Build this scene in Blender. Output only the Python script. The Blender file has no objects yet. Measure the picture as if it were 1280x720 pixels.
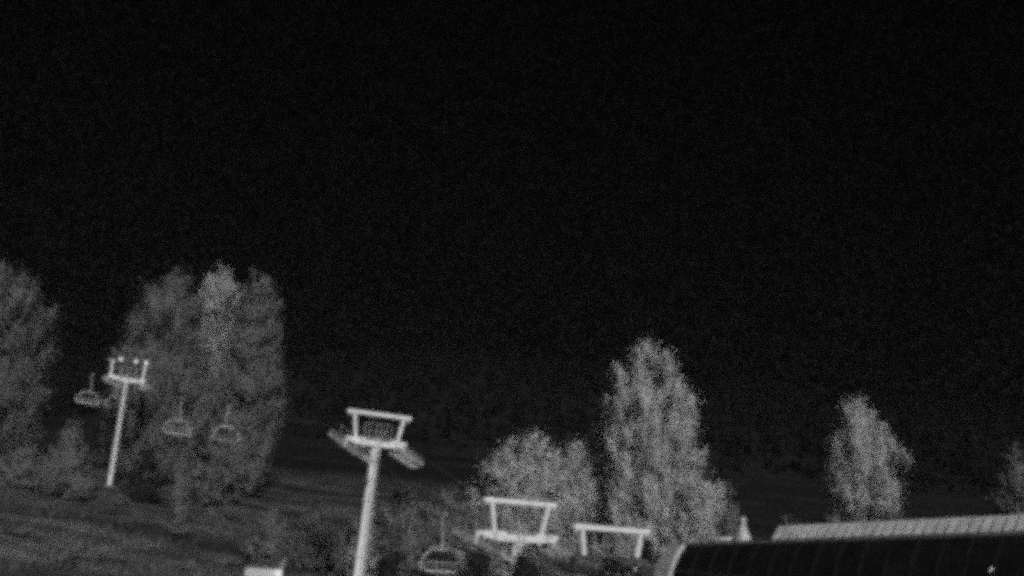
import bpy, math, random
import numpy as np
from mathutils import Vector, Matrix

# ------------------------------------------------------------------ camera, sky, moonlight, exposure
SC = bpy.context.scene
COL = SC.collection
F_PX = 1400.0                      # focal length in pixels of a 1280 px wide frame
PITCH, ROLL = math.radians(13.6), math.radians(3.0)
CAM = Vector((0, 0, 6.5))
cam_d = bpy.data.cameras.new('camera')
cam_d.sensor_width = 36.0
cam_d.lens = 36.0 * F_PX / 1280.0
cam_d.clip_start, cam_d.clip_end = 0.1, 8000
cam = bpy.data.objects.new('camera', cam_d)
COL.objects.link(cam)
CAM_R = Matrix.Rotation(math.pi / 2 + PITCH, 3, 'X') @ Matrix.Rotation(ROLL, 3, 'Z')
cam.matrix_world = Matrix.Translation(CAM) @ CAM_R.to_4x4()
SC.camera = cam

SUN_EL, SUN_AZ = math.radians(24), math.radians(166)     # behind the camera, a little to the right
world = bpy.data.worlds.new('World')
SC.world = world
world.use_nodes = True
wn, wl = world.node_tree.nodes, world.node_tree.links
wn.clear()
sky = wn.new('ShaderNodeTexSky')
sky.sky_type = 'NISHITA'
sky.sun_disc = False
sky.sun_elevation = SUN_EL
sky.sun_rotation = SUN_AZ
bw = wn.new('ShaderNodeRGBToBW')
bg = wn.new('ShaderNodeBackground')
bg.inputs['Strength'].default_value = 0.00095
wo = wn.new('ShaderNodeOutputWorld')
wl.new(sky.outputs[0], bw.inputs[0])
# sensor-like grain put into the sky brightness over the whole dome
wco = wn.new('ShaderNodeTexCoord')
def wmath(op, *args, vec=False):
    nd = wn.new('ShaderNodeVectorMath' if vec else 'ShaderNodeMath')
    nd.operation = op
    for i_, a_ in enumerate(args):
        if hasattr(a_, 'links'):
            wl.new(a_, nd.inputs[i_])
        else:
            nd.inputs[i_].default_value = a_
    return nd.outputs[0]
cell = wmath('FLOOR', wmath('MULTIPLY', wco.outputs['Generated'], (2300, 2300, 2300), vec=True), vec=True)
wnoise = wn.new('ShaderNodeTexWhiteNoise')
wl.new(cell, wnoise.inputs['Vector'])
sky_grain = wmath('POWER', wnoise.outputs['Value'], 16.0)
gain = wmath('ADD', wmath('MULTIPLY', sky_grain, 13.5), 0.22)
wl.new(wmath('MULTIPLY', bw.outputs[0], gain), bg.inputs['Color'])
wl.new(bg.outputs[0], wo.inputs[0])

sun_d = bpy.data.lights.new('moon_light', 'SUN')
sun_d.energy = 4.2
sun_d.angle = math.radians(8.0)
sun = bpy.data.objects.new('moon_light', sun_d)
COL.objects.link(sun)
sun_dir = Vector((math.sin(SUN_AZ) * math.cos(SUN_EL), math.cos(SUN_AZ) * math.cos(SUN_EL), math.sin(SUN_EL)))
sun.rotation_euler = (-sun_dir).to_track_quat('-Z', 'Y').to_euler()

SC.view_settings.view_transform = 'Standard'
SC.view_settings.look = 'None'
SC.view_settings.exposure = 0.0
SC.view_settings.gamma = 1.0
SC.cycles.use_denoising = False
SC.cycles.filter_width = 5.8
SC.cycles.use_adaptive_sampling = True
SC.cycles.adaptive_threshold = 0.2
SC.cycles.adaptive_min_samples = 12
SC.cycles.max_bounces = 4
SC.cycles.diffuse_bounces = 2

RND = random.Random(7)
NP = np.random.default_rng(11)

def ray(px, py):
    d = Vector(((px - 640) / F_PX, -(py - 360) / F_PX, -1.0))
    return (CAM_R @ d).normalized()

def at(px, py, Y):
    r = ray(px, py)
    return CAM + r * (Y / r.y)

# ------------------------------------------------------------------ materials
def mat(name, color, rough=0.8, metal=0.0, spec=0.3, noise=None, bump=None, island=None, transl=0.0, speckle=0.5, fleck=None, far_fade=False, puff=False):
    m = bpy.data.materials.new(name)
    m.use_nodes = True
    n, l = m.node_tree.nodes, m.node_tree.links
    b = n['Principled BSDF']
    b.inputs['Base Color'].default_value = (color, color, color, 1)
    b.inputs['Roughness'].default_value = rough
    b.inputs['Metallic'].default_value = metal
    b.inputs['Specular IOR Level'].default_value = spec
    co = n.new('ShaderNodeTexCoord')
    if noise:
        scale, lo, hi = noise
        t = n.new('ShaderNodeTexNoise')
        t.inputs['Scale'].default_value = scale
        t.inputs['Detail'].default_value = 6
        t.inputs['Roughness'].default_value = 0.65
        l.new(co.outputs['Object'], t.inputs['Vector'])
        r = n.new('ShaderNodeMapRange')
        r.inputs['From Min'].default_value = 0.3
        r.inputs['From Max'].default_value = 0.7
        r.inputs['To Min'].default_value = color * lo
        r.inputs['To Max'].default_value = color * hi
        l.new(t.outputs['Fac'], r.inputs['Value'])
        l.new(r.outputs[0], b.inputs['Base Color'])
    if island:
        g = n.new('ShaderNodeNewGeometry')
        r = n.new('ShaderNodeMapRange')
        r.inputs['To Min'].default_value = color * island[0]
        r.inputs['To Max'].default_value = color * island[1]
        l.new(g.outputs['Random Per Island'], r.inputs['Value'])
        col = r.outputs[0]
        if puff:                                    # every spray has a leaf colour of its own
            ta = n.new('ShaderNodeAttribute'); ta.attribute_name = 'tint'
            tm = n.new('ShaderNodeMath'); tm.operation = 'MULTIPLY'
            l.new(col, tm.inputs[0]); l.new(ta.outputs['Fac'], tm.inputs[1])
            col = tm.outputs[0]
        l.new(col, b.inputs['Base Color'])
        if transl and puff:
            pa = n.new('ShaderNodeAttribute'); pa.attribute_name = 'puff'
            av = n.new('ShaderNodeVectorMath'); av.operation = 'MULTIPLY_ADD'
            av.inputs[1].default_value = (.30, .30, .30)
            l.new(g.outputs['Normal'], av.inputs[0]); l.new(pa.outputs['Vector'], av.inputs[2])
            nv = n.new('ShaderNodeVectorMath'); nv.operation = 'NORMALIZE'
            l.new(av.outputs[0], nv.inputs[0])
            l.new(nv.outputs[0], b.inputs['Normal'])
        if transl:
            tb = n.new('ShaderNodeBsdfTranslucent')
            l.new(col, tb.inputs['Color'])
            mx = n.new('ShaderNodeMixShader')
            mx.inputs[0].default_value = transl
            l.new(b.outputs[0], mx.inputs[1])
            l.new(tb.outputs[0], mx.inputs[2])
            l.new(mx.outputs[0], n['Material Output'].inputs['Surface'])
    if speckle and (fleck or not island):                      # fine grain: sensor-like noise put into the colour, cells a few millimetres across
        src = b.inputs['Base Color'].links[0].from_socket if b.inputs['Base Color'].is_linked else None
        sc_ = n.new('ShaderNodeVectorMath'); sc_.operation = 'MULTIPLY'; sc_.inputs[1].default_value = (170, 170, 170)
        fl = n.new('ShaderNodeVectorMath'); fl.operation = 'FLOOR'
        wh = n.new('ShaderNodeTexWhiteNoise')
        l.new(co.outputs['Object'], sc_.inputs[0]); l.new(sc_.outputs[0], fl.inputs[0]); l.new(fl.outputs[0], wh.inputs['Vector'])
        sc_.inputs[1].default_value = (170, 170, 170)
        p = fleck or min(.85, max(.2, color * 1.5))
        lt = n.new('ShaderNodeMath'); lt.operation = 'LESS_THAN'; lt.inputs[1].default_value = p
        l.new(wh.outputs['Value'], lt.inputs[0])
        mr = n.new('ShaderNodeMapRange'); mr.inputs['To Min'].default_value = 1 - speckle; mr.inputs['To Max'].default_value = (1 - (1 - p) * (1 - speckle)) / p
        l.new(lt.outputs[0], mr.inputs['Value'])
        mu = n.new('ShaderNodeMath'); mu.operation = 'MULTIPLY'
        if src: l.new(src, mu.inputs[0])
        else: mu.inputs[0].default_value = color
        l.new(mr.outputs[0], mu.inputs[1])
        l.new(mu.outputs[0], b.inputs['Base Color'])
    if far_fade:                                       # ground colour darkened up the mountain, for light that fades with distance
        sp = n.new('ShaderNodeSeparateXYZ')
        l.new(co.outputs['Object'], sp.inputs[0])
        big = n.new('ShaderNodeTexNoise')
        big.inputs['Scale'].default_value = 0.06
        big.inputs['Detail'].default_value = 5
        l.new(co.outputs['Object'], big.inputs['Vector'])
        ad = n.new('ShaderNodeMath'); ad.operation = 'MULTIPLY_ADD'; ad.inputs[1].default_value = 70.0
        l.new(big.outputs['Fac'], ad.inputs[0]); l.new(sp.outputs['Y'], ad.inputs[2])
        # old ski tracks and scrub bands running slantwise over the slope
        mp = n.new('ShaderNodeMapping')
        mp.inputs['Rotation'].default_value = (0, 0, math.radians(-62))
        mp.inputs['Scale'].default_value = (0.035, 0.20, 0.1)
        l.new(co.outputs['Object'], mp.inputs['Vector'])
        bn = n.new('ShaderNodeTexNoise')
        bn.inputs['Scale'].default_value = 1.0
        bn.inputs['Detail'].default_value = 4
        l.new(mp.outputs[0], bn.inputs['Vector'])
        br = n.new('ShaderNodeMapRange')
        br.inputs['From Min'].default_value, br.inputs['From Max'].default_value = .36, .64
        br.inputs['To Min'].default_value, br.inputs['To Max'].default_value = .35, 1.5
        l.new(bn.outputs['Fac'], br.inputs['Value'])
        bm_ = n.new('ShaderNodeMath'); bm_.operation = 'MULTIPLY'
        l.new(b.inputs['Base Color'].links[0].from_socket, bm_.inputs[0]); l.new(br.outputs[0], bm_.inputs[1])
        l.new(bm_.outputs[0], b.inputs['Base Color'])
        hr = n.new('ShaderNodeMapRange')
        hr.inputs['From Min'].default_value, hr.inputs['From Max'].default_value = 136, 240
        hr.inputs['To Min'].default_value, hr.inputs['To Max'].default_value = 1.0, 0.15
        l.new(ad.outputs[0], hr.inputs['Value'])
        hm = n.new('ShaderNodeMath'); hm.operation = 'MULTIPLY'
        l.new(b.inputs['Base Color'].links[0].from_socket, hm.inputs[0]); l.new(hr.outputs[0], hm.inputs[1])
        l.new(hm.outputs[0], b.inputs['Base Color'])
    if bump:
        t = n.new('ShaderNodeTexNoise')
        t.inputs['Scale'].default_value = bump[0]
        t.inputs['Detail'].default_value = 5
        l.new(co.outputs['Object'], t.inputs['Vector'])
        bp = n.new('ShaderNodeBump')
        bp.inputs['Strength'].default_value = bump[1]
        bp.inputs['Distance'].default_value = bump[2]
        l.new(t.outputs['Fac'], bp.inputs['Height'])
        l.new(bp.outputs[0], b.inputs['Normal'])
    return m

M = {
    'ground': mat('dry_meadow', 0.055, 0.95, spec=0.1, noise=(0.30, 0.4, 1.65), bump=(1.5, 0.6, 0.3), far_fade=True, speckle=.6, fleck=.2),
    'grass': mat('dry_grass', 0.055, 0.9, spec=0.1, island=(0.3, 1.7), transl=0.25),
    'forest': mat('dark_conifer', 0.0065, 0.95, spec=0.02, island=(0.6, 1.4), speckle=.7, fleck=.12),  # conifer colour lowered further for light that fades with distance
    'galv': mat('galvanised_steel', 0.56, 0.55, 0.0, 0.4, noise=(1.6, 0.75, 1.12)),
    'grey_steel': mat('grey_steel', 0.29, 0.6, 0.0, 0.35, noise=(2.0, 0.6, 1.3)),
    'dark_steel': mat('dark_steel', 0.05, 0.6, 0.0, 0.3, noise=(3.0, 0.6, 1.4)),
    'cage': mat('weathered_cage_steel', 0.15, 0.6, noise=(2.0, 0.7, 1.3)),
    'rubber': mat('rubber', 0.10, 0.8, noise=(5.0, 0.7, 1.3)),
    'rope': mat('rope_steel', 0.045, 0.6),
    'pad': mat('seat_pad', 0.05, 0.7, noise=(4.0, 0.7, 1.3)),
    'chair': mat('chair_frame_steel', 0.21, 0.5, 0.0, 0.4, noise=(3.0, 0.7, 1.2)),
    'shell': mat('dark_tinted_panel', 0.006, 0.4, 0.0, 0.2, noise=(1.2, 0.6, 1.5)),
    'seam': mat('panel_seam', 0.009, 0.5, noise=(3.0, 0.5, 1.5)),
    'hood': mat('pale_hood_paint', 0.20, 0.6, noise=(1.3, 0.75, 1.2)),
    'rim': mat('white_rim_paint', 0.42, 0.5, noise=(2.0, 0.8, 1.1)),
    'roof': mat('pale_roof_sheet', 0.33, 0.6, noise=(1.1, 0.7, 1.25)),
    'gutter': mat('grey_gutter', 0.07, 0.6, noise=(1.5, 0.7, 1.3)),
    'concrete': mat('concrete', 0.07, 0.9, noise=(2.0, 0.7, 1.2), bump=(8, 0.3, 0.02)),
    'white': mat('white_paint', 0.62, 0.5, noise=(2.5, 0.8, 1.08)),
    'bark': mat('bark', 0.05, 0.95, spec=0.1, noise=(3.0, 0.6, 1.5), bump=(6, 0.6, 0.05)),
    'leaf_dim': mat('dim_lit_leaf', 0.19, 0.8, spec=0.1, island=(0.8, 1.2), transl=0.3, puff=True),  # leaf colour darkened for weaker light; leaf_mid is the well-lit copy
    'leaf_mid': mat('pale_leaf', 0.44, 0.8, spec=0.1, island=(0.8, 1.2), transl=0.3, puff=True),
    'leaf_bright': mat('silver_leaf', 0.40, 0.8, spec=0.1, island=(0.8, 1.2), transl=0.3, puff=True),
    'leaf_scrub': mat('heather_leaf', 0.10, 0.8, spec=0.1, island=(0.7, 1.3), transl=0.3, puff=True),
    'leaf_dark': mat('dark_needle', 0.03, 0.9, spec=0.1, island=(0.4, 1.6), transl=0.15, puff=True),
}

# ------------------------------------------------------------------ mesh helpers
class MB:
    def __init__(s):
        s.v, s.f = [], []
    def add(s, vs, fs):
        o = len(s.v)
        s.v += [tuple(v) for v in vs]
        s.f += [tuple(i + o for i in f) for f in fs]
        return s
    def beam(s, a, b, w, h, up=(0, 0, 1), w2=None, h2=None):
        """rectangular bar from a to b, w across, h along up"""
        a, b = Vector(a), Vector(b)
        d = (b - a).normalized()
        x = d.cross(Vector(up))
        if x.length < 1e-4:
            x = d.cross(Vector((0, 1, 0)))
        x.normalize()
        y = x.cross(d).normalized()
        w2, h2 = w2 or w, h2 or h
        vs = []
        for p, ww, hh in ((a, w, h), (b, w2, h2)):
            for sx, sy in ((-1, -1), (1, -1), (1, 1), (-1, 1)):
                vs.append(p + x * (sx * ww / 2) + y * (sy * hh / 2))
        return s.add(vs, [(3, 2, 1, 0), (4, 5, 6, 7), (0, 1, 5, 4), (1, 2, 6, 5), (2, 3, 7, 6), (3, 0, 4, 7)])
    def box(s, c, d):
        c = Vector(c)
        return s.beam(c - Vector((d[0] / 2, 0, 0)), c + Vector((d[0] / 2, 0, 0)), d[1], d[2])
    def tube(s, pts, rad, n=8, closed=False):
        pts = [Vector(p) for p in pts]
        m = len(pts)
        rad = rad if isinstance(rad, (list, tuple)) else [rad] * m
        vs, fs = [], []
        prev = None
        for i, p in enumerate(pts):
            if closed:
                d = pts[(i + 1) % m] - pts[i - 1]
            else:
                d = pts[min(i + 1, m - 1)] - pts[max(i - 1, 0)]
            d.normalize()
            if prev is None:
                x = d.cross(Vector((0, 0, 1)))
                if x.length < 1e-3:
                    x = d.cross(Vector((0, 1, 0)))
            else:
                x = prev - d * prev.dot(d)
            x.normalize()
            prev = x
            y = d.cross(x)
            for k in range(n):
                t = 2 * math.pi * k / n
                vs.append(p + (x * math.cos(t) + y * math.sin(t)) * rad[i])
        rings = m if closed else m - 1
        for i in range(rings):
            j = (i + 1) % m
            for k in range(n):
                q = (k + 1) % n
                fs.append((i * n + k, i * n + q, j * n + q, j * n + k))
        if not closed:
            fs.append(tuple(range(n - 1, -1, -1)))
            fs.append(tuple((m - 1) * n + k for k in range(n)))
        return s.add(vs, fs)
    def build(s, name, material, parent=None, smooth=False):
        me = bpy.data.meshes.new(name)
        me.from_pydata(s.v, [], s.f)
        me.materials.append(material)
        if smooth:
            me.polygons.foreach_set('use_smooth', [True] * len(me.polygons))
            me.set_sharp_from_angle(angle=math.radians(40))
        o = bpy.data.objects.new(name, me)
        COL.objects.link(o)
        o.parent = parent
        return o

def tag(o, label=None, cat=None, group=None, kind=None):
    for k, v in (('label', label), ('category', cat), ('group', group), ('kind', kind)):
        if v:
            o[k] = v
    return o

def empty(name, mw, label, cat, group=None):
    o = bpy.data.objects.new(name, None)
    COL.objects.link(o)
    o.empty_display_size = 0.3
    o.matrix_world = mw
    return tag(o, label, cat, group)

def copy_tree(o, parent=None):
    c = o.copy()
    COL.objects.link(c)
    c.parent = parent
    for ch in o.children:
        copy_tree(ch, c)
    return c

def cards(name, verts, n_per, material, parent=None):
    """many small separate polygons (n_per corners each) as one mesh, from an (N, n_per, 3) array"""
    N = len(verts)
    me = bpy.data.meshes.new(name)
    me.vertices.add(N * n_per)
    me.vertices.foreach_set('co', np.asarray(verts, np.float32).ravel())
    me.loops.add(N * n_per)
    me.loops.foreach_set('vertex_index', np.arange(N * n_per, dtype=np.int32))
    me.polygons.add(N)
    me.polygons.foreach_set('loop_start', np.arange(0, N * n_per, n_per, dtype=np.int32))
    me.polygons.foreach_set('loop_total', np.full(N, n_per, np.int32))
    me.materials.append(material)
    me.update(calc_edges=True)
    o = bpy.data.objects.new(name, me)
    COL.objects.link(o)
    o.parent = parent
    return o

# ------------------------------------------------------------------ the lift line in plan, and the terrain
P4 = at(763, 702, 60.0)
LINE = Vector((-0.60, 0.80, 0)).normalized()      # uphill along the rope
ARM = Vector((0.80, 0.60, 0)).normalized()        # across it

def line_s(x, y):
    return (x - P4.x) * LINE.x + (y - P4.y) * LINE.y

def hsum(x, y):
    return (np.sin(x * .11 + 1.3) * np.cos(y * .09 - .4) * .35 + np.sin(x * .27 - y * .21) * .16
            + np.sin(x * .043 + y * .031 + 2.) * .5)

def ground_h(x, y):
    x, y = np.asarray(x, float), np.asarray(y, float)
    s = line_s(x, y)
    k = 7.0
    g = 0.182 * k * np.logaddexp(0, (s - 14) / k)
    g = np.where(g > 18, 18 + (g - 18) * .35, g)
    far = np.clip((y - 190) / 600, 0, None)
    rise = np.clip(far, 0, 1)
    m = rise * rise * (3 - 2 * rise) * (104 + 12 * np.sin(x * .006 + .8) + 6 * np.sin(x * .017 + 2) - .02 * x)
    m = m * np.clip(1 - (far - 1) * .25, 0.2, 1)
    rough = hsum(x, y) * np.clip((s - 8) / 25, 0, 1)
    return g * np.clip(1 - far * .8, 0, 1) + m + rough

def gz(x, y):
    return float(ground_h(x, y))

def axis(lo, hi, a, b, step):
    core = list(np.arange(a, b, step))
    out, d, v = [], step, a
    while v > lo:
        d *= 1.18
        v -= d
        out.insert(0, v)
    d, v = step, core[-1]
    o2 = []
    while v < hi:
        d *= 1.12
        v += d
        o2.append(v)
    return np.array(out + core + o2)

gx, gy = axis(-3500, 3500, -90, 70, 1.6), axis(-1500, 5000, 20, 200, 1.6)
X, Y = np.meshgrid(gx, gy)
Z = ground_h(X, Y)
nx, ny = len(gx), len(gy)
vs = np.stack([X.ravel(), Y.ravel(), Z.ravel()], 1)
fs = [(j * nx + i, j * nx + i + 1, (j + 1) * nx + i + 1, (j + 1) * nx + i) for j in range(ny - 1) for i in range(nx - 1)]
g = MB()
g.v, g.f = [tuple(v) for v in vs.tolist()], fs
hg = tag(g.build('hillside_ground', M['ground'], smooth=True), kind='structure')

# dry grass on the part of the slope that can be seen
def grass():
    N = 70000
    x = NP.uniform(-85, 30, N)
    y = NP.uniform(40, 165, N)
    keep = (np.sin(x * .35 + y * .2) + np.sin(y * .51 - x * .13) + np.sin(x * .9) * .6 + NP.normal(0, 1.0, N)) > -0.5 + np.clip((y - 95) / 14, 0, 6)
    x, y = x[keep], y[keep]
    z = ground_h(x, y) - .03
    n = len(x)
    h = NP.uniform(.15, .55, n)
    a = NP.uniform(0, 6.283, n)
    w = NP.uniform(.05, .16, n)
    lx, ly = NP.normal(0, .18, n), NP.normal(0, .18, n)
    v = np.zeros((n, 3, 3))
    v[:, 0] = np.stack([x - np.cos(a) * w, y - np.sin(a) * w, z], 1)
    v[:, 1] = np.stack([x + np.cos(a) * w, y + np.sin(a) * w, z], 1)
    v[:, 2] = np.stack([x + lx, y + ly, z + h], 1)
    tag(cards('meadow_grass', v, 3, M['grass']), 'dry tufted grass covering the hillside under the chairlift', 'grass', kind='stuff')
grass()

# far wood on the mountain: dark conifers that read as one mass
def far_wood():
    N = 42000
    x = NP.uniform(-700, 700, N)
    y = 330 + 640 * NP.uniform(0, 1, N) ** .8
    k = np.abs(x) < y * .62 + 60
    x, y = x[k], y[k]
    z = ground_h(x, y)
    n = len(x)
    h = NP.uniform(2.5, 7.5, n)
    tris = []
    for lv in (0, 2):
        b0, t0, rr = (.08, .55, .2), (.34, .8, .15), (.6, 1.0, .095)
        b, t, r = (b0, t0, rr)[lv]
        a0 = NP.uniform(0, 6.28, n)
        for q in range(4):
            a, c = a0 + q * 1.5708, a0 + (q + 1) * 1.5708
            r1, r2 = h * r * NP.uniform(.7, 1.25, n), h * r * NP.uniform(.7, 1.25, n)
            v = np.zeros((n, 3, 3))
            v[:, 0] = np.stack([x + np.cos(a) * r1, y + np.sin(a) * r1, z + h * b], 1)
            v[:, 1] = np.stack([x + np.cos(c) * r2, y + np.sin(c) * r2, z + h * b], 1)
            v[:, 2] = np.stack([x, y, z + h * t], 1)
            tris.append(v)
    tag(cards('far_wood', np.concatenate(tris), 3, M['forest']), 'dark conifer forest on the far mountainside', 'forest', kind='stuff')
far_wood()

# ------------------------------------------------------------------ lift towers
def solve_on_line(px, py):
    """point of the ray through a pixel over the (straight) lift line"""
    r = ray(px, py)
    # CAM + k r = P4 + t LINE in plan
    a = np.array([[r.x, -LINE.x], [r.y, -LINE.y]])
    b = np.array([P4.x - CAM.x, P4.y - CAM.y])
    k, t = np.linalg.solve(a, b)
    return CAM + r * k, t

def lift_tower(px, py, lean, label, arm_len, frame_h, frame_bot, frame_top, train_len, slope, style, pole_r):
    top, t = solve_on_line(px, py)
    # the base lies downhill or uphill of the arm by the tower's lean
    base = Vector((top.x, top.y, 0))
    H = 1
    for _ in range(6):
        H = (top.z - base.z) / math.cos(lean)
        base = top - (Vector((0, 0, 1)) * math.cos(lean) - LINE * math.sin(lean)) * H
        base.z = gz(base.x, base.y)
    zax = (Vector((0, 0, 1)) * math.cos(lean) - LINE * math.sin(lean))
    yax = zax.cross(ARM).normalized()
    mw = Matrix((ARM, yax, zax)).transposed().to_4x4()
    mw.translation = base
    root = empty('lift_tower', mw, label, 'lift tower', 'chairlift towers')
    print('tower', label, 't=%.1f' % t, 'base', [round(c, 1) for c in base], 'H=%.1f' % H, 'top', [round(c, 1) for c in top])
    side = M['dark_steel'] if style == 'dark_arm' else M['grey_steel']
    galv, grey, dark = M['galv'], M['grey_steel'], M['dark_steel']
    MB().tube([(0, 0, -.6), (0, 0, .35)], [.75, .7], 12).build('footing', M['concrete'], root, True)
    segs = 3
    for i in range(segs):                      # bolted pole sections with flanges
        z0, z1 = .3 + (H - .5) * i / segs, .3 + (H - .5) * (i + 1) / segs
        r0, r1 = pole_r * (1 - .22 * i / segs), pole_r * (1 - .22 * (i + 1) / segs)
        p = MB().tube([(0, 0, z0), (0, 0, z1)], [r0, r1], 20).build('pole_section', galv, root, True)
        MB().tube([(0, 0, z1 - .05), (0, 0, z1 + .05)], r1 + .09, 20).build('flange', galv, p, True)
    # ladder on the downhill side
    ld = MB()
    for sx in (-.2, .2):
        ld.tube([(sx, -pole_r - .18, 1.5), (sx, -pole_r - .1, H + .6)], .025, 5)
    k = 1.6
    while k < H + .5:
        ld.tube([(-.2, -pole_r - .17, k), (.2, -pole_r - .17, k)], .014, 4)
        k += .3
    ld.build('ladder', grey, root)
    # cross arm, deeper at the middle
    L = arm_len / 2
    am = dark if style == 'dark_arm' else galv
    a = MB()
    for s in (-1, 1):
        a.beam((0, 0, H), (s * L, 0, H), .40, .62, w2=.32, h2=.40)
    a.build('cross_arm', am, root)
    MB().beam((0, 0, H - .5), (0, 0, H + .26), .5, .5, up=(0, 1, 0)).build('arm_saddle', am, root)
    # lifting frame: two leaning posts and a top bar
    for s in (-1, 1):
        MB().beam((s * frame_bot, 0, H - .42), (s * frame_top, 0, H + frame_h), .20, .20, up=(0, 1, 0)).build('frame_post', galv, root)
    if style == 'knobs':
        MB().beam((-frame_top - .2, 0, H + frame_h), (frame_top + .2, 0, H + frame_h), .14, .14).build('top_bar', dark, root)
        for x in (-.95, .75, frame_top + .05):
            kb = MB()
            kb.tube([(x, -.14, H + frame_h - .1), (x, -.05, H + frame_h + .1), (x, .05, H + frame_h + .36), (x, .08, H + frame_h + .42)], [.12, .24, .2, .08], 10)
            kb.build('hoist_pulley', M['white'], root, True)
        MB().beam((-frame_top - .45, 0, H + frame_h + .02), (-frame_top + .3, 0, H + frame_h + .02), .16, .16).build('bar_end', grey, root)
    else:
        tb = MB().beam((-frame_top - .55, 0, H + frame_h + .02), (frame_top + .55, 0, H + frame_h + .02), .25, .25)
        tb = tb.build('top_bar', galv, root)
        for x in (-frame_top - .35, frame_top + .35):
            MB().tube([(x - .06, 0, H + frame_h - .18), (x + .06, 0, H + frame_h - .18)], .11, 10).build('hoist_pulley', galv, tb, True)
    # service cage in the middle of the frame
    cg = MB()
    for x in (-.85, .1, .95):
        for y in (-.35, .35):
            cg.tube([(x, y, H + .2), (x, y, H + 1.3)], .05, 5)
    for z in (.75, 1.3):
        for y in (-.35, .35):
            cg.tube([(-.85, y, H + z), (.95, y, H + z)], .03, 5)
    cg.build('service_cage', M['cage'], root)
    MB().beam((-1.0, 0, H + .26), (1.1, 0, H + .26), .75, .04).build('service_platform', grey, root)
    # sheave trains and catwalks along the rope
    for s in (-1, 1):
        x = s * (L - .12)
        T = train_len / 2
        zc = H - .42
        tr = MB()
        tr.beam((x, -T, zc - slope * T), (x, T, zc + slope * T), .16, .30, h2=.30)
        tr.beam((x, -T * .55, zc - .02 - slope * T * .55), (x, T * .55, zc - .02 + slope * T * .55), .22, .36)
        tr = tr.build('sheave_train', side, root)
        MB().beam((x, 0, zc - .15), (x, 0, H + .05), .3, .3, up=(0, 1, 0)).build('train_hanger', am, tr)
        nw = 8 if train_len > 4 else 6
        for i in range(nw):
            y = -T + train_len * (i + .5) / nw
            w = MB()
            zz = zc + .24 + slope * y
            w.tube([(x - .06, y, zz), (x - .05, y, zz), (x + .05, y, zz), (x + .06, y, zz)], [.18, .23, .23, .18], 14)
            w.build('sheave_wheel', M['rubber'], tr, True)
        # catwalk inboard of the train
        xc = x - s * .62
        cw = MB()
        cw.beam((xc, -T, zc - .28 - slope * T), (xc, T, zc - .28 + slope * T), .8, .06)
        cw = cw.build('catwalk', side, root)
        rl = MB()
        xo = xc - s * .28
        for i in range(6):
            y = -T + train_len * i / 5
            z0 = zc - .28 + slope * y
            rl.tube([(xo, y, z0), (xo, y, z0 + .95)], .025, 5)
        for hh in (.5, .95):
            rl.tube([(xo, -T, zc - .28 - slope * T + hh), (xo, T, zc - .28 + slope * T + hh)], .025, 5)
        rl.build('railing', side, cw)
        for y in (-T * .5, T * .5):
            MB().beam((xc + s * .62, y, zc + slope * y), (xc - s * .3, y, zc - .3 + slope * y), .08, .08).build('bracket', side, cw)
    info = {}
    for s in (-1, 1):                           # rope seat positions in world space, uphill and downhill ends
        info[s] = [mw @ Vector((s * (L - .12), y, H - .42 + .49 + slope * y)) for y in (-train_len / 2, train_len / 2)]
    info['t'], info['top'] = t, top
    return info

T4 = lift_tower(763, 701, math.radians(2), 'low lift tower beside the terminal, with a bright top bar and dark arm', 5.0, 1.60, 1.75, 2.1, 3.4, .05, 'dark_arm', .34)
T3 = lift_tower(647, 671, math.radians(4), 'short lift tower with a pale trapezoid frame rising above the shrubs', 5.9, 1.95, 1.6, 2.1, 5.0, .18, 'pale', .34)
T2 = lift_tower(470, 553, math.radians(6.5), 'tall lift tower with long pale pole and slanting sheave trains', 4.9, 1.95, 1.6, 2.05, 5.4, .25, 'pale', .36)
T1 = lift_tower(158, 474, math.radians(5), 'small distant lift tower on the slope between the tall trees', 4.3, 1.9, 1.75, 1.85, 4.0, .14, 'knobs', .23)

# ------------------------------------------------------------------ haul rope
def rope_pts(s):
    """points of one side of the loop, from the terminal uphill"""
    pts = []
    far = T1[s][1] + LINE * 95 + Vector((0, 0, 13))
    start = T4[s][0] - LINE * 14 + Vector((0, 0, -.5))
    chain = [start] + T4[s] + T3[s] + T2[s] + T1[s] + [far]
    for i in range(len(chain) - 1):
        a, b = chain[i], chain[i + 1]
        d = (b - a).length
        sag = 0 if d < 8 else d * d * .00018
        n = 2 if d < 8 else 12
        for k in range(n):
            u = k / n
            p = a.lerp(b, u)
            p.z -= sag * 4 * u * (1 - u)
            pts.append(p)
    pts.append(chain[-1])
    return pts
ROPE = {s: rope_pts(s) for s in (-1, 1)}
rp = MB()
for s in (-1, 1):
    rp.tube(ROPE[s], .022, 5)
tag(rp.build('haul_rope', M['rope'], None, True), 'thin dark steel haul rope strung between the lift towers', 'rope')

def rope_at(s, px):
    """where the rope of side s crosses image column px (numerically, along the rope)"""
    best = None
    Ri = CAM_R.transposed()
    for a, b in zip(ROPE[s][:-1], ROPE[s][1:]):
        for k in range(20):
            p = a.lerp(b, k / 20)
            q = Ri @ (p - CAM)
            if q.z > -1:
                continue
            u = 640 - F_PX * q.x / q.z
            if best is None or abs(u - px) < best[0]:
                best = (abs(u - px), p, 360 + F_PX * q.y / q.z)
    return best

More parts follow.
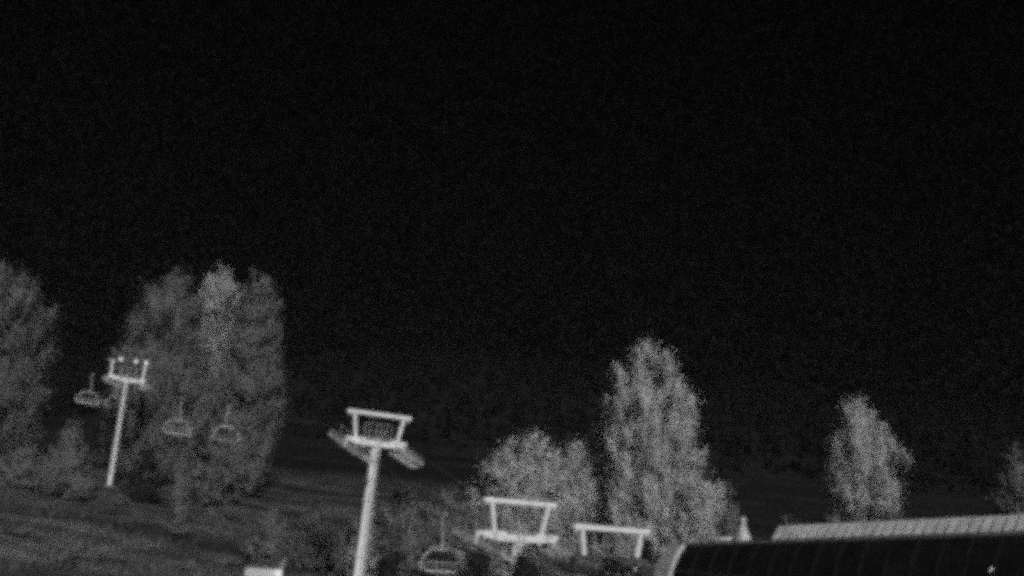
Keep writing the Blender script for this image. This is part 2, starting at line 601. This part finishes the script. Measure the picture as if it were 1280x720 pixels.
# ------------------------------------------------------------------ chairs
def rounded(pts, r=.28, n=5):
    out = []
    m = len(pts)
    for i in range(m):
        p0, p, p1 = Vector(pts[i - 1]), Vector(pts[i]), Vector(pts[(i + 1) % m])
        a, b = p + (p0 - p).normalized() * r, p + (p1 - p).normalized() * r
        for k in range(n + 1):
            u = k / n
            out.append((1 - u) ** 2 * a + 2 * u * (1 - u) * p + u * u * b)
    return out

def make_chair():
    root = bpy.data.objects.new('lift_chair', None)
    COL.objects.link(root)
    root.empty_display_size = .3
    W = 1.3
    st = M['chair']
    MB().beam((0, -.28, 0), (0, .28, 0), .16, .2).build('grip', st, root)
    MB().tube([(0, 0, -.05), (0, -.05, -.3), (-.14, -.3, -.8), (-.3, -.38, -1.3), (-.22, -.2, -1.75), (-.05, -.05, -2.0)], .075, 8).build('hanger', st, root, True)
    MB().tube(rounded([(-.6, -.05, -2.0), (.6, -.05, -2.0), (W, -.1, -2.75), (W, -.1, -3.35), (-W, -.1, -3.35), (-W, -.1, -2.75)], .3), .07, 8, True).build('bail_frame', st, root, True)
    for i in range(4):
        x0 = -W + .08 + i * (2 * W - .16) / 4
        c = x0 + (2 * W - .16) / 8
        MB().box((c, .17, -3.30), ((2 * W - .16) / 4 - .04, .5, .10)).build('seat_pad', M['pad'], root)
        MB().beam((c, -.1, -3.22), (c, -.2, -2.78), (2 * W - .16) / 4 - .06, .07, up=(0, 1, 0)).build('back_pad', M['pad'], root)
    MB().beam((-W, .42, -3.33), (W, .42, -3.33), .09, .12).build('seat_edge', M['grey_steel'], root)
    for s in (-1, 1):
        MB().tube([(s * W, -.1, -2.95), (s * W, .2, -2.98), (s * W, .42, -3.3)], .045, 6).build('armrest', st, root, True)
    MB().beam((-.62, -.12, -2.06), (.62, -.12, -2.06), .12, .2).build('top_rail', st, root)
    sb = MB().tube([(-W - .06, -.1, -2.5), (-W - .06, .5, -2.62), (-W - .06, .62, -2.8), (W + .06, .62, -2.8), (W + .06, .5, -2.62), (W + .06, -.1, -2.5)], .035, 6).build('safety_bar', st, root, True)
    MB().tube([(-.7, .62, -2.8), (-.72, .75, -3.6), (.72, .75, -3.6), (.7, .62, -2.8)], .03, 6).build('footrest', st, sb, True)
    return root

spots = [(-1, 555, 'lift chair hanging low before the shrubs beside the short tower'),
         (-1, 227, 'dim lift chair hanging before the tall trees, next to the distant tower'),
         (1, 287, 'brighter lift chair hanging before the tall trees, farther from the distant tower'),
         (-1, 115, 'faint lift chair hanging in the dark gap beyond the distant tower'),
         (1, 149, 'lift chair half hidden behind the pole of the distant tower')]
proto = make_chair()
for i, (s, px, label) in enumerate(spots):
    o = proto if i == 0 else copy_tree(proto)
    e = rope_at(s, px)
    print('chair', px, 'rope y', round(e[2]), [round(c, 1) for c in e[1]])
    yaw = math.atan2(ARM.y, ARM.x) + (0 if s == 1 else math.pi)
    swing = RND.uniform(-.04, .04)
    o.matrix_world = Matrix.Translation(e[1]) @ Matrix.Rotation(yaw, 4, 'Z') @ Matrix.Rotation(swing, 4, 'Y')
    tag(o, label, 'lift chair', 'chairs hanging on the lift')

# ------------------------------------------------------------------ bottom terminal with dark curved cover
def terminal():
    ez = at(858, 681, 55).z                                    # only to read the height of the cover's upper edge
    e, t0 = None, None
    # the cover's upper edge runs parallel to the rope, offset to the camera side by 0.55 m
    off = -0.55
    r = ray(858, 681)
    a = np.array([[r.x, -LINE.x], [r.y, -LINE.y]])
    b = np.array([P4.x + ARM.x * off, P4.y + ARM.y * off])
    k, t0 = np.linalg.solve(a, b)
    e = CAM + r * k
    r2 = ray(1275, 667)
    k2, t1 = np.linalg.solve(np.array([[r2.x, -LINE.x], [r2.y, -LINE.y]]), b)
    e2 = CAM + r2 * k2
    print('terminal edge', [round(c, 2) for c in e], [round(c, 2) for c in e2], t0, t1)
    top = e.z
    yax = -LINE                                                # along the cover, from the rope end outwards
    xax = Vector((yax.y, -yax.x, 0))                           # towards... sign fixed below
    if xax.dot(ARM) < 0:
        xax = -xax
    # local frame: x across (negative faces the camera), y along, z up; tilt follows the edge read above
    zax = Vector((0, 0, 1))
    mw = Matrix((-xax, yax, zax)).transposed().to_4x4()        # x now positive to the camera side
    centre = Vector((P4.x, P4.y, 0)) + LINE * t0
    centre.z = gz(centre.x, centre.y)
    mw.translation = centre
    root = empty('lift_terminal', mw, 'long lift terminal with dark curved cover, pale end hood and ribbed roof strip', 'lift terminal')
    h = top - centre.z
    LEN = 24.0
    rise = (e2.z - e.z) / (t0 - t1)
    print('terminal top above ground', h, 'rise', rise)
    def prof(n=14):
        pts = []
        for i in range(n + 1):
            u = i / n
            a = math.radians(38 + 62 * u)
            pts.append(a)
        # integrate the tangent: starts at 38 deg down, ends slightly undercut
        out = [(0.55, 0.0)]
        step = 3.3 / n
        for a in pts[1:]:
            x, z = out[-1]
            out.append((x + math.cos(a) * step, z - math.sin(a) * step))
        return out
    P = prof()
    def shell(y0, y1, grow, name, m, parent, thick=.06, sym=True, sub=None):
        mb = MB()
        for s in (1, -1):
            n = len(P)
            vs = []
            for y in (y0, y1):
                for g_ in (grow, grow - thick):
                    for i, (x, z) in enumerate(P):
                        # outward normal of the profile
                        j0, j1 = max(i - 1, 0), min(i + 1, n - 1)
                        tx, tz = P[j1][0] - P[j0][0], P[j1][1] - P[j0][1]
                        ln = math.hypot(tx, tz)
                        nxn, nzn = -tz / ln, tx / ln
                        vs.append((s * (x + nxn * g_), y, h + z + nzn * g_ + rise * y))
            fsx = []
            for i in range(n - 1):
                fsx += [(i, i + 1, 2 * n + i + 1, 2 * n + i), (n + i, 3 * n + i, 3 * n + i + 1, n + i + 1),
                        (i, n + i, n + i + 1, i + 1), (2 * n + i, 2 * n + i + 1, 3 * n + i + 1, 3 * n + i)]
            fsx += [(0, 2 * n, 3 * n, n), (n - 1, 2 * n - 1, 4 * n - 1, 3 * n - 1)]
            mb.add(vs, fsx)
            if not sym:
                break
        return mb.build(name, m, parent, True)
    # dark cover in bays, each with a narrow seam
    BAY = 1.15
    nb = int((LEN - 1.0) / BAY)
    for i in range(nb):
        y0 = i * BAY
        p = shell(y0 + .02, y0 + BAY - .02, 0, 'cover_panel', M['shell'], root)
        shell(y0 + BAY - .035, y0 + BAY + .035, .035, 'seam_strip', M['seam'], p, thick=.09)
    # end hood and its raised rim
    hd = shell(-1.15, -.17, .05, 'end_hood', M['hood'], root, thick=.12)
    shell(-.19, .0, .10, 'hood_rim', M['rim'], hd, thick=.16)
    MB().box((0, -.6, h + .03 - .6 * rise), (1.25, 1.15, .09)).build('hood_top', M['hood'], hd)
    # gutter curb and ribbed roof strip
    MB().beam((0, -.15, h + .02), (0, LEN, h + .02 + LEN * rise), 1.3, .16).build('roof_curb', M['gutter'], root)
    y, i = 5.2, 0
    w = .47
    while y < LEN:
        z = h + .10 + rise * y
        q = w - .13
        MB().add([(.60, y, z), (.60, y + q, z), (.08, y + q, z + .62), (.08, y, z + .62),
                  (-.60, y, z), (-.60, y + q, z), (-.08, y + q, z + .62), (-.08, y, z + .62)],
                 [(0, 1, 2, 3), (7, 6, 5, 4), (3, 2, 6, 7), (0, 3, 7, 4), (1, 5, 6, 2), (0, 4, 5, 1)]).build('roof_rib', M['roof'], root)
        y += w
        i += 1
    z5, z6 = h + .09 + 5.25 * rise, h + .09 + (LEN - .1) * rise
    MB().add([(.55, 5.25, z5), (.05, 5.25, z5 + .56), (-.05, 5.25, z5 + .56), (-.55, 5.25, z5),
              (.55, LEN - .1, z6), (.05, LEN - .1, z6 + .56), (-.05, LEN - .1, z6 + .56), (-.55, LEN - .1, z6)],
             [(3, 2, 1, 0), (4, 5, 6, 7), (0, 1, 5, 4), (1, 2, 6, 5), (2, 3, 7, 6), (0, 4, 7, 3)]).build('roof_core', M['seam'], root)
    # legs
    for y in (3.0, 12.0, 21.0):
        MB().tube([(0, y, -.5), (0, y, h - .3)], [.55, .45], 16).build('support_leg', M['grey_steel'], root, True)
    MB().beam((0, -.6, h - 1.3), (0, LEN - 1, h - 1.3), 2.6, .5).build('machine_frame', M['dark_steel'], root)
    MB().beam((2.25, 16.4, h - 1.40 + 16.4 * rise), (2.18, 16.47, h - 1.24 + 16.47 * rise), .045, .04).build('glint_bar', M['white'], root)  # added white bar standing in for a bright reflection on the cover
    return mw, h, rise
TMW, TH, TRISE = terminal()

def on_roof(px, py):
    """spot on the flat top of the terminal's curb under an image column"""
    r = ray(px, py)
    b = np.array([P4.x, P4.y])
    k, t = np.linalg.solve(np.array([[r.x, -LINE.x], [r.y, -LINE.y]]), b)
    p = CAM + r * k
    loc = TMW.inverted() @ p
    loc.x = 0
    loc.z = TH + .10 + TRISE * loc.y
    return TMW @ loc, loc
p, loc = on_roof(929, 660)
mw = TMW.copy()
mw.translation = p
rt = empty('roof_vent', mw, 'small grey cone vent with pale cap on the terminal roof', 'roof vent')
MB().tube([(0, 0, -.02), (0, 0, .12), (0, 0, .55), (0, 0, .82)], [.40, .37, .20, .11], 14).build('cone', M['grey_steel'], rt, True)
MB().tube([(0, 0, .80), (0, 0, .86), (0, 0, 1.06), (0, 0, 1.12)], [.10, .14, .13, .05], 12).build('cap', M['roof'], rt, True)
p, loc = on_roof(906, 669)
mw = TMW.copy()
mw.translation = p
bx = empty('roof_lamp_box', mw, 'small pale flat box on the terminal roof beside the cone vent', 'roof box')
MB().box((0, 0, .14), (.36, .85, .24)).build('housing', M['roof'], bx)
MB().box((0, 0, .02), (.46, .95, .05)).build('base_plate', M['grey_steel'], bx)
MB().box((.19, .1, .15), (.03, .5, .16)).build('cover', M['white'], bx)

# ------------------------------------------------------------------ pale cabinet with whip at the foot of the slope
def cabinet():
    Yd = 79.0
    c = at(330, 711, Yd)
    gzv = gz(c.x, c.y)
    h = c.z - gzv
    mw = Matrix.Translation((c.x, c.y, gzv)) @ Matrix.Rotation(math.radians(8), 4, 'Z')
    root = empty('control_hut', mw, 'pale flat roofed lift hut with slanting whip aerial at the slope foot', 'hut')
    MB().box((0, 1.2, (h - .5) / 2 - .3), (2.1, 2.0, h - .1)).build('wall', M['grey_steel'], root)
    rf = MB().box((0, 1.2, h - .3), (2.46, 2.4, .6)).build('roof', M['roof'], root)
    MB().box((1.0, -.03, h - .29), (.44, .07, .52)).build('corner_plate', M['white'], rf)
    MB().box((-1.08, -.03, h - .29), (.24, .06, .52)).build('corner_plate', M['roof'], rf)
    MB().tube([(1.11, .1, h - .1), (1.2, .1, h + .35), (1.35, .1, h + .82)], [.055, .05, .035], 6).build('aerial', M['grey_steel'], root, True)
    d = MB().box((.15, .18, 1.0), (.85, .06, 2.0)).build('door', M['gutter'], root)
    MB().box((.48, .13, 1.0), (.05, .06, .18)).build('handle', M['galv'], d)
    print('hut height', h)
cabinet()

# ------------------------------------------------------------------ trees
def tree(name, label, cat, px, top, Yd, prof, mtl, n_cl, per, leaf, base_px=None, group=None, seed=1, gap=.0, up=2.3, bare=.12, lean_px=0, sig=.5):
    """prof: list of (height fraction, half width in pixels); px/top: crown tip; base from the terrain"""
    per, leaf, sig = int(per * 3.3), leaf * .60, sig * .88
    rng = np.random.default_rng(seed)
    rr = random.Random(seed)
    tip = at(px, top, Yd)
    bx_, by_ = tip.x, Yd
    if base_px is not None:
        r = ray(base_px, 700)
        bx_ = CAM.x + r.x * (Yd / r.y)
    bz = gz(bx_, by_)
    H = tip.z - bz
    mpp = Yd / F_PX
    lean = np.array([tip.x - bx_, 0.0])
    root = empty(name, Matrix.Translation((bx_, by_, bz)), label, cat, group)
    us = np.array([p[0] for p in prof])
    ws = np.array([p[1] for p in prof]) * mpp
    ph = rng.uniform(0, 6.28, 8)
    def R(u, a):
        w = np.interp(u, us, ws)
        lob = 1 + .08 * np.sin(2 * a + 9 * u + ph[0]) + .08 * np.sin(3 * a - 14 * u + ph[1]) + .07 * np.sin(5 * a + 23 * u + ph[2]) + .06 * np.sin(7 * a + 41 * u + ph[3])
        return w * lob
    def axis_at(u):
        return lean[0] * u ** 1.2
    # plumes: leafy sprays that sweep up and out from the limbs to the crown's edge
    total = n_cl * per
    nP = int(min(420, max(40, n_cl / 1.9)))
    cand = rng.uniform(us[0], us[-1], nP * 12)
    cand = cand[rng.uniform(0, 1, len(cand)) < (np.interp(cand, us, ws) / ws.max()) ** 1.2 + .06][:nP]
    nP = len(cand)
    a = rng.uniform(0, 6.283, nP)
    q = np.where(rng.uniform(0, 1, nP) < .72, rng.uniform(.72, 1.04, nP), rng.uniform(.15, .7, nP))
    rad = R(cand, a) * q
    tipp = np.stack([axis_at(cand) + np.cos(a) * rad, np.sin(a) * rad, cand * H], 1)
    out_ = rng.uniform(.15, .6, nP) * (1.7 / up)
    dr = np.stack([np.cos(a) * out_ + rng.normal(0, .1, nP) + lean[0] / H, np.sin(a) * out_ + rng.normal(0, .1, nP), np.ones(nP)], 1)
    dr /= np.linalg.norm(dr, axis=1)[:, None]
    Lp = rng.uniform(1.1, 2.7, nP) * sig * up
    wp = sig * rng.uniform(.7, 1.35, nP)
    share = (Lp * wp) ** .9
    cnt = np.maximum(20, (total * share / share.sum())).astype(int)
    pid = np.repeat(np.arange(nP), cnt)
    L = len(pid)
    sv = rng.beta(1.5, 1.3, L)
    prof_w = wp[pid] * (np.sin(np.pi * np.clip(sv, 0, 1) ** .75) * .85 + .10)
    e1 = np.cross(dr, np.array([0.3, 0.9, 0.1])); e1 /= np.linalg.norm(e1, axis=1)[:, None]
    e2 = np.cross(dr, e1)
    th = rng.uniform(0, 6.283, L)
    rd = prof_w * rng.uniform(0, 1, L) ** .45 * rng.uniform(.75, 1.2, L)
    radial = e1[pid] * np.cos(th)[:, None] + e2[pid] * np.sin(th)[:, None]
    c = tipp[pid] - dr[pid] * (Lp[pid] * (1 - sv))[:, None] + radial * rd[:, None] + rng.normal(0, 1, (L, 3)) * np.where(rng.uniform(0, 1, L) < .45, .85 * sig, .06)[:, None]
    ok = c[:, 2] > .12
    c, pid, radial, sv = c[ok], pid[ok], radial[ok], sv[ok]
    L = len(c)
    d1 = rng.normal(0, .8, (L, 3)) + dr[pid] * .9
    d1 /= np.linalg.norm(d1, axis=1)[:, None]
    d2 = np.cross(d1, rng.normal(0, 1, (L, 3)))
    d2 /= np.maximum(np.linalg.norm(d2, axis=1), 1e-6)[:, None]
    ln = leaf * rng.uniform(.6, 1.5, L)[:, None]
    wd = ln * rng.uniform(.35, .6, L)[:, None]
    v = np.stack([c - d1 * ln * .5, c + d2 * wd * .5, c + d1 * ln * .5, c - d2 * wd * .5], 1)
    cr = cards('crown', v, 4, mtl, root)
    # soft spray normals: away from each spray's own axis and from the trunk
    outw = np.stack([np.cos(a), np.sin(a), .3 * np.ones(nP)], 1)
    pu = radial * .75 + outw[pid] * .5 + dr[pid] * (sv - .5)[:, None] * .8
    at_ = cr.data.attributes.new('puff', 'FLOAT_VECTOR', 'POINT')
    at_.data.foreach_set('vector', np.repeat(pu, 4, axis=0).astype(np.float32).ravel())
    tn = cr.data.attributes.new('tint', 'FLOAT', 'POINT')
    tn.data.foreach_set('value', np.repeat(rng.uniform(.8, 1.2, nP)[pid], 4).astype(np.float32))
    # trunk with limbs
    tr = MB()
    r0 = max(.06, H * .014)
    tr.tube([(axis_at(x) + .02 * H * .1 * math.sin(5 * x + ph[0]), .015 * H * .1 * math.cos(4 * x), H * x - .25 * (x == 0)) for x in (0, .08, .2, .35, .5, .65, .8, .92)],
            [r0 * 1.35, r0, r0 * .88, r0 * .72, r0 * .55, r0 * .4, r0 * .24, r0 * .08], 8)
    tr = tr.build('trunk', M['bark'], root, True)
    lm = MB()
    for i in range(0, nP, max(1, nP // 45)):
        p3 = Vector(tipp[i] - dr[i] * Lp[i] * .1)
        p2 = Vector(tipp[i] - dr[i] * Lp[i] * .8)
        u0 = max(bare * .5, min(.85, p2.z / H - rr.uniform(.06, .2)))
        p0 = Vector((float(axis_at(u0)), 0, H * u0))
        p1 = p0.lerp(p2, .5) + Vector((0, 0, -.06 * (p2 - p0).length))
        rl = max(.03, r0 * (1 - u0) * .45)
        lm.tube([p0, p1, p2, p3], [rl, rl * .75, rl * .5, rl * .12], 5)
    lm.build('limbs', M['bark'], tr, True)
    return root

POP = [(.05, 20), (.2, 50), (.4, 62), (.6, 66), (.78, 56), (.9, 36), (1.0, 10)]
G1 = 'tall trees on the hillside'
tree('poplar_tree', 'tall dim tree filling the edge by the dark gap, opposite the big poplars', 'tree', -5, 322, 126,
     [(.05, 76), (.2, 80), (.45, 82), (.62, 84), (.76, 80), (.88, 60), (.96, 34), (1.0, 14)], M['leaf_dim'], 900, 44, .32, group=G1, seed=3, sig=.75, gap=-.3)
tree('poplar_tree', 'broad dim poplar, the one of the big trio next to the distant tower', 'tree', 220, 334, 136,
     [(.08, 40), (.25, 62), (.42, 70), (.58, 62), (.75, 48), (.88, 40), (.95, 28), (1.0, 12)], M['leaf_dim'], 720, 44, .32, group=G1, seed=5, sig=.72, gap=-.3)
tree('poplar_tree', 'pale columnar poplar in the middle of the big trio, brightest of them', 'tree', 282, 326, 145,
     [(.1, 14), (.3, 22), (.6, 26), (.75, 28), (.88, 26), (.95, 20), (1.0, 10)], M['leaf_bright'], 330, 44, .30, group=G1, seed=6, sig=.55, gap=-.4)
tree('poplar_tree', 'dim upright poplar of the big trio, the one farthest from the distant tower', 'tree', 326, 334, 138,
     [(.08, 34), (.25, 48), (.42, 50), (.55, 44), (.7, 33), (.86, 28), (.95, 20), (1.0, 10)], M['leaf_dim'], 620, 44, .32, group=G1, seed=8, sig=.65, gap=-.3)
tree('young_tree', 'faint slender tree between the distant tower and the big trio', 'tree', 168, 388, 142,
     [(.3, 12), (.5, 20), (.75, 16), (1.0, 5)], M['leaf_dark'], 120, 36, .28, seed=9, sig=.6)
tree('young_tree', 'small pointed tree beside the foot of the distant tower', 'tree', 95, 518, 112,
     [(.05, 30), (.3, 34), (.6, 24), (.85, 11), (1.0, 4)], M['leaf_dim'], 190, 40, .26, seed=10, sig=.5)
tree('young_tree', 'little rounded tree below the two hanging chairs', 'tree', 230, 570, 104,
     [(.1, 10), (.4, 15), (.7, 14), (1.0, 6)], M['leaf_dim'], 70, 40, .22, seed=12, sig=.35)
G2 = 'trees behind the short towers'
tree('poplar_tree', 'big pale poplar with tapering top rising behind the low towers', 'tree', 808, 422, 88,
     [(.08, 56), (.25, 66), (.45, 68), (.57, 68), (.69, 70), (.81, 62), (.91, 44), (.97, 24), (1.0, 8)], M['leaf_mid'], 1000, 50, .26, base_px=826, group=G2, seed=21, sig=.5, gap=.05)
tree('willow_tree', 'wide rounded pale tree beside the big tapering poplar', 'tree', 662, 542, 86,
     [(.1, 50), (.5, 62), (.7, 64), (.82, 60), (.92, 45), (1.0, 24)], M['leaf_mid'], 520, 46, .25, group=G2, seed=22, sig=.5, up=1.35)
tree('willow_tree', 'smaller rounded tree wedged between the wide tree and the big poplar', 'tree', 716, 548, 89,
     [(.1, 30), (.4, 40), (.7, 36), (.9, 22), (1.0, 8)], M['leaf_mid'], 240, 44, .24, group=G2, seed=23, sig=.5, up=1.4)
tree('willow_tree', 'low pale tree at the terminal side of the big poplar', 'tree', 872, 580, 84,
     [(.1, 26), (.4, 34), (.7, 30), (.9, 18), (1.0, 8)], M['leaf_mid'], 200, 44, .23, group=G2, seed=24, sig=.45, up=1.4)
tree('young_tree', 'thin faint tree behind the cone vent', 'tree', 914, 592, 92,
     [(.2, 12), (.5, 16), (.8, 11), (1.0, 4)], M['leaf_dim'], 80, 34, .24, seed=25, sig=.4)
tree('leaning_tree', 'lone leaning pale tree standing behind the ribbed roof strip', 'tree', 1071, 492, 84,
     [(.48, 10), (.56, 30), (.66, 42), (.78, 44), (.88, 34), (.96, 20), (1.0, 9)], M['leaf_mid'], 330, 42, .23, base_px=1096, seed=31, sig=.42, gap=.3, up=2.6, bare=.45)
tree('young_tree', 'ragged tree at the far end of the ribbed roof strip', 'tree', 1266, 548, 80,
     [(.45, 15), (.62, 30), (.78, 24), (.9, 12), (1.0, 4)], M['leaf_dim'], 170, 40, .23, seed=32, sig=.42, gap=.2, up=2.0)

# shrubs
G3 = 'shrubs on the lower slope'
SHR = [(535, 628, 90, 50, 'leaf_dim', 'wide dim thicket between the tall tower and the wide rounded tree'),
       (470, 622, 92, 34, 'leaf_dim', 'dim thicket just behind the tall tower'),
       (625, 612, 92, 30, 'leaf_dim', 'dim thicket at the foot of the wide rounded tree'),
       (505, 612, 84, 44, 'leaf_dim', 'broad dim shrub between the tall tower and the short tower'),
       (560, 606, 82, 40, 'leaf_dim', 'twiggy shrub below the wide rounded tree'),
       (604, 632, 80, 34, 'leaf_dim', 'low shrub directly behind the pale trapezoid frame'),
       (458, 634, 83, 22, 'leaf_mid', 'pale shrub growing against the pole of the tall tower'),
       (432, 660, 86, 16, 'leaf_dim', 'dim little shrub next to the pole of the tall tower'),
       (515, 652, 74, 30, 'leaf_dim', 'low shrub behind the near hanging chair'),
       (585, 664, 80, 24, 'leaf_mid', 'pale shrub by the sheave train of the short tower'),
       (690, 668, 82, 38, 'leaf_dim', 'dim shrub between the two short towers'),
       (985, 638, 78, 26, 'leaf_dim', 'low shrub where the ribbed roof strip begins'),
       (1040, 636, 80, 32, 'leaf_dim', 'shrub next to the leaning tree behind the terminal'),
       (1115, 632, 82, 28, 'leaf_dim', 'shrub at the foot of the leaning tree'),
       (1190, 636, 82, 34, 'leaf_dark', 'dark shrub behind the middle of the ribbed roof strip'),
       (340, 640, 92, 30, 'leaf_dim', 'grey scrub patch on the open meadow slope'),
       (395, 632, 96, 26, 'leaf_dim', 'grey scrub patch on the meadow nearer the tall tower'),
       (185, 560, 118, 22, 'leaf_dark', 'dark bush beneath the big poplars'),
       (268, 548, 124, 46, 'leaf_dim', 'broad dim bush under the brighter hanging chair'),
       (35, 560, 114, 32, 'leaf_dim', 'bush at the foot of the tall edge tree')]
for i, (px, top, Yd, w, mt_, label) in enumerate(SHR):
    tree('shrub', label, 'shrub', px, top, Yd, [(.04, w * .8), (.3, w), (.6, w * .92), (.85, w * .62), (1.0, w * .25)], M[mt_],
         int(90 + w * 3), 34, .22, group=G3, seed=60 + i, sig=.38, up=1.1, bare=.05)
SCR = random.Random(5)
for i in range(30):                                  # low scrub dotted over the open slope
    Yd = SCR.uniform(72, 116)
    px = SCR.uniform(-10, 430)
    r_ = ray(px, 640)
    bx_ = CAM.x + r_.x * (Yd / r_.y)
    hgt = SCR.uniform(.7, 1.7)
    q_ = CAM_R.transposed() @ (Vector((bx_, Yd, gz(bx_, Yd) + hgt)) - CAM)
    top = 360 + F_PX * q_.y / q_.z
    w = SCR.uniform(9, 22)
    tree('low_scrub', 'low grey scrub bush on the open meadow slope', 'shrub', 640 - F_PX * q_.x / q_.z, top, Yd,
         [(.04, w * .9), (.4, w), (.75, w * .8), (1.0, w * .35)], M[SCR.choice(('leaf_dim', 'leaf_dim', 'leaf_scrub'))], 34, 26, .17,
         group='low scrub dotted over the meadow', seed=200 + i, sig=.26, up=1.0, bare=.03)
for i, (px, top, Yd, w, label) in enumerate([(546, 682, 74, 46, 'broad dark juniper directly behind the near hanging chair'),
                                             (596, 688, 57, 34, 'dark rounded juniper in front of the short tower'),
                                             (492, 690, 60, 26, 'dark rounded juniper beside the near hanging chair'),
                                             (810, 676, 66, 22, 'dark rounded juniper between the low tower and the terminal'),
                                             (655, 690, 56, 30, 'dark rounded juniper hiding the pole of the short tower'),
                                             (768, 694, 54, 34, 'dark rounded juniper hiding the pole of the low tower')]):
    tree('juniper', label, 'shrub', px, top, Yd, [(.03, w), (.3, w * 1.05), (.6, w * .95), (.85, w * .65), (1.0, w * .25)], M['leaf_dark'],
         260, 40, .18, group='dark junipers by the lift', seed=90 + i, sig=.3, up=1.1, bare=.05)
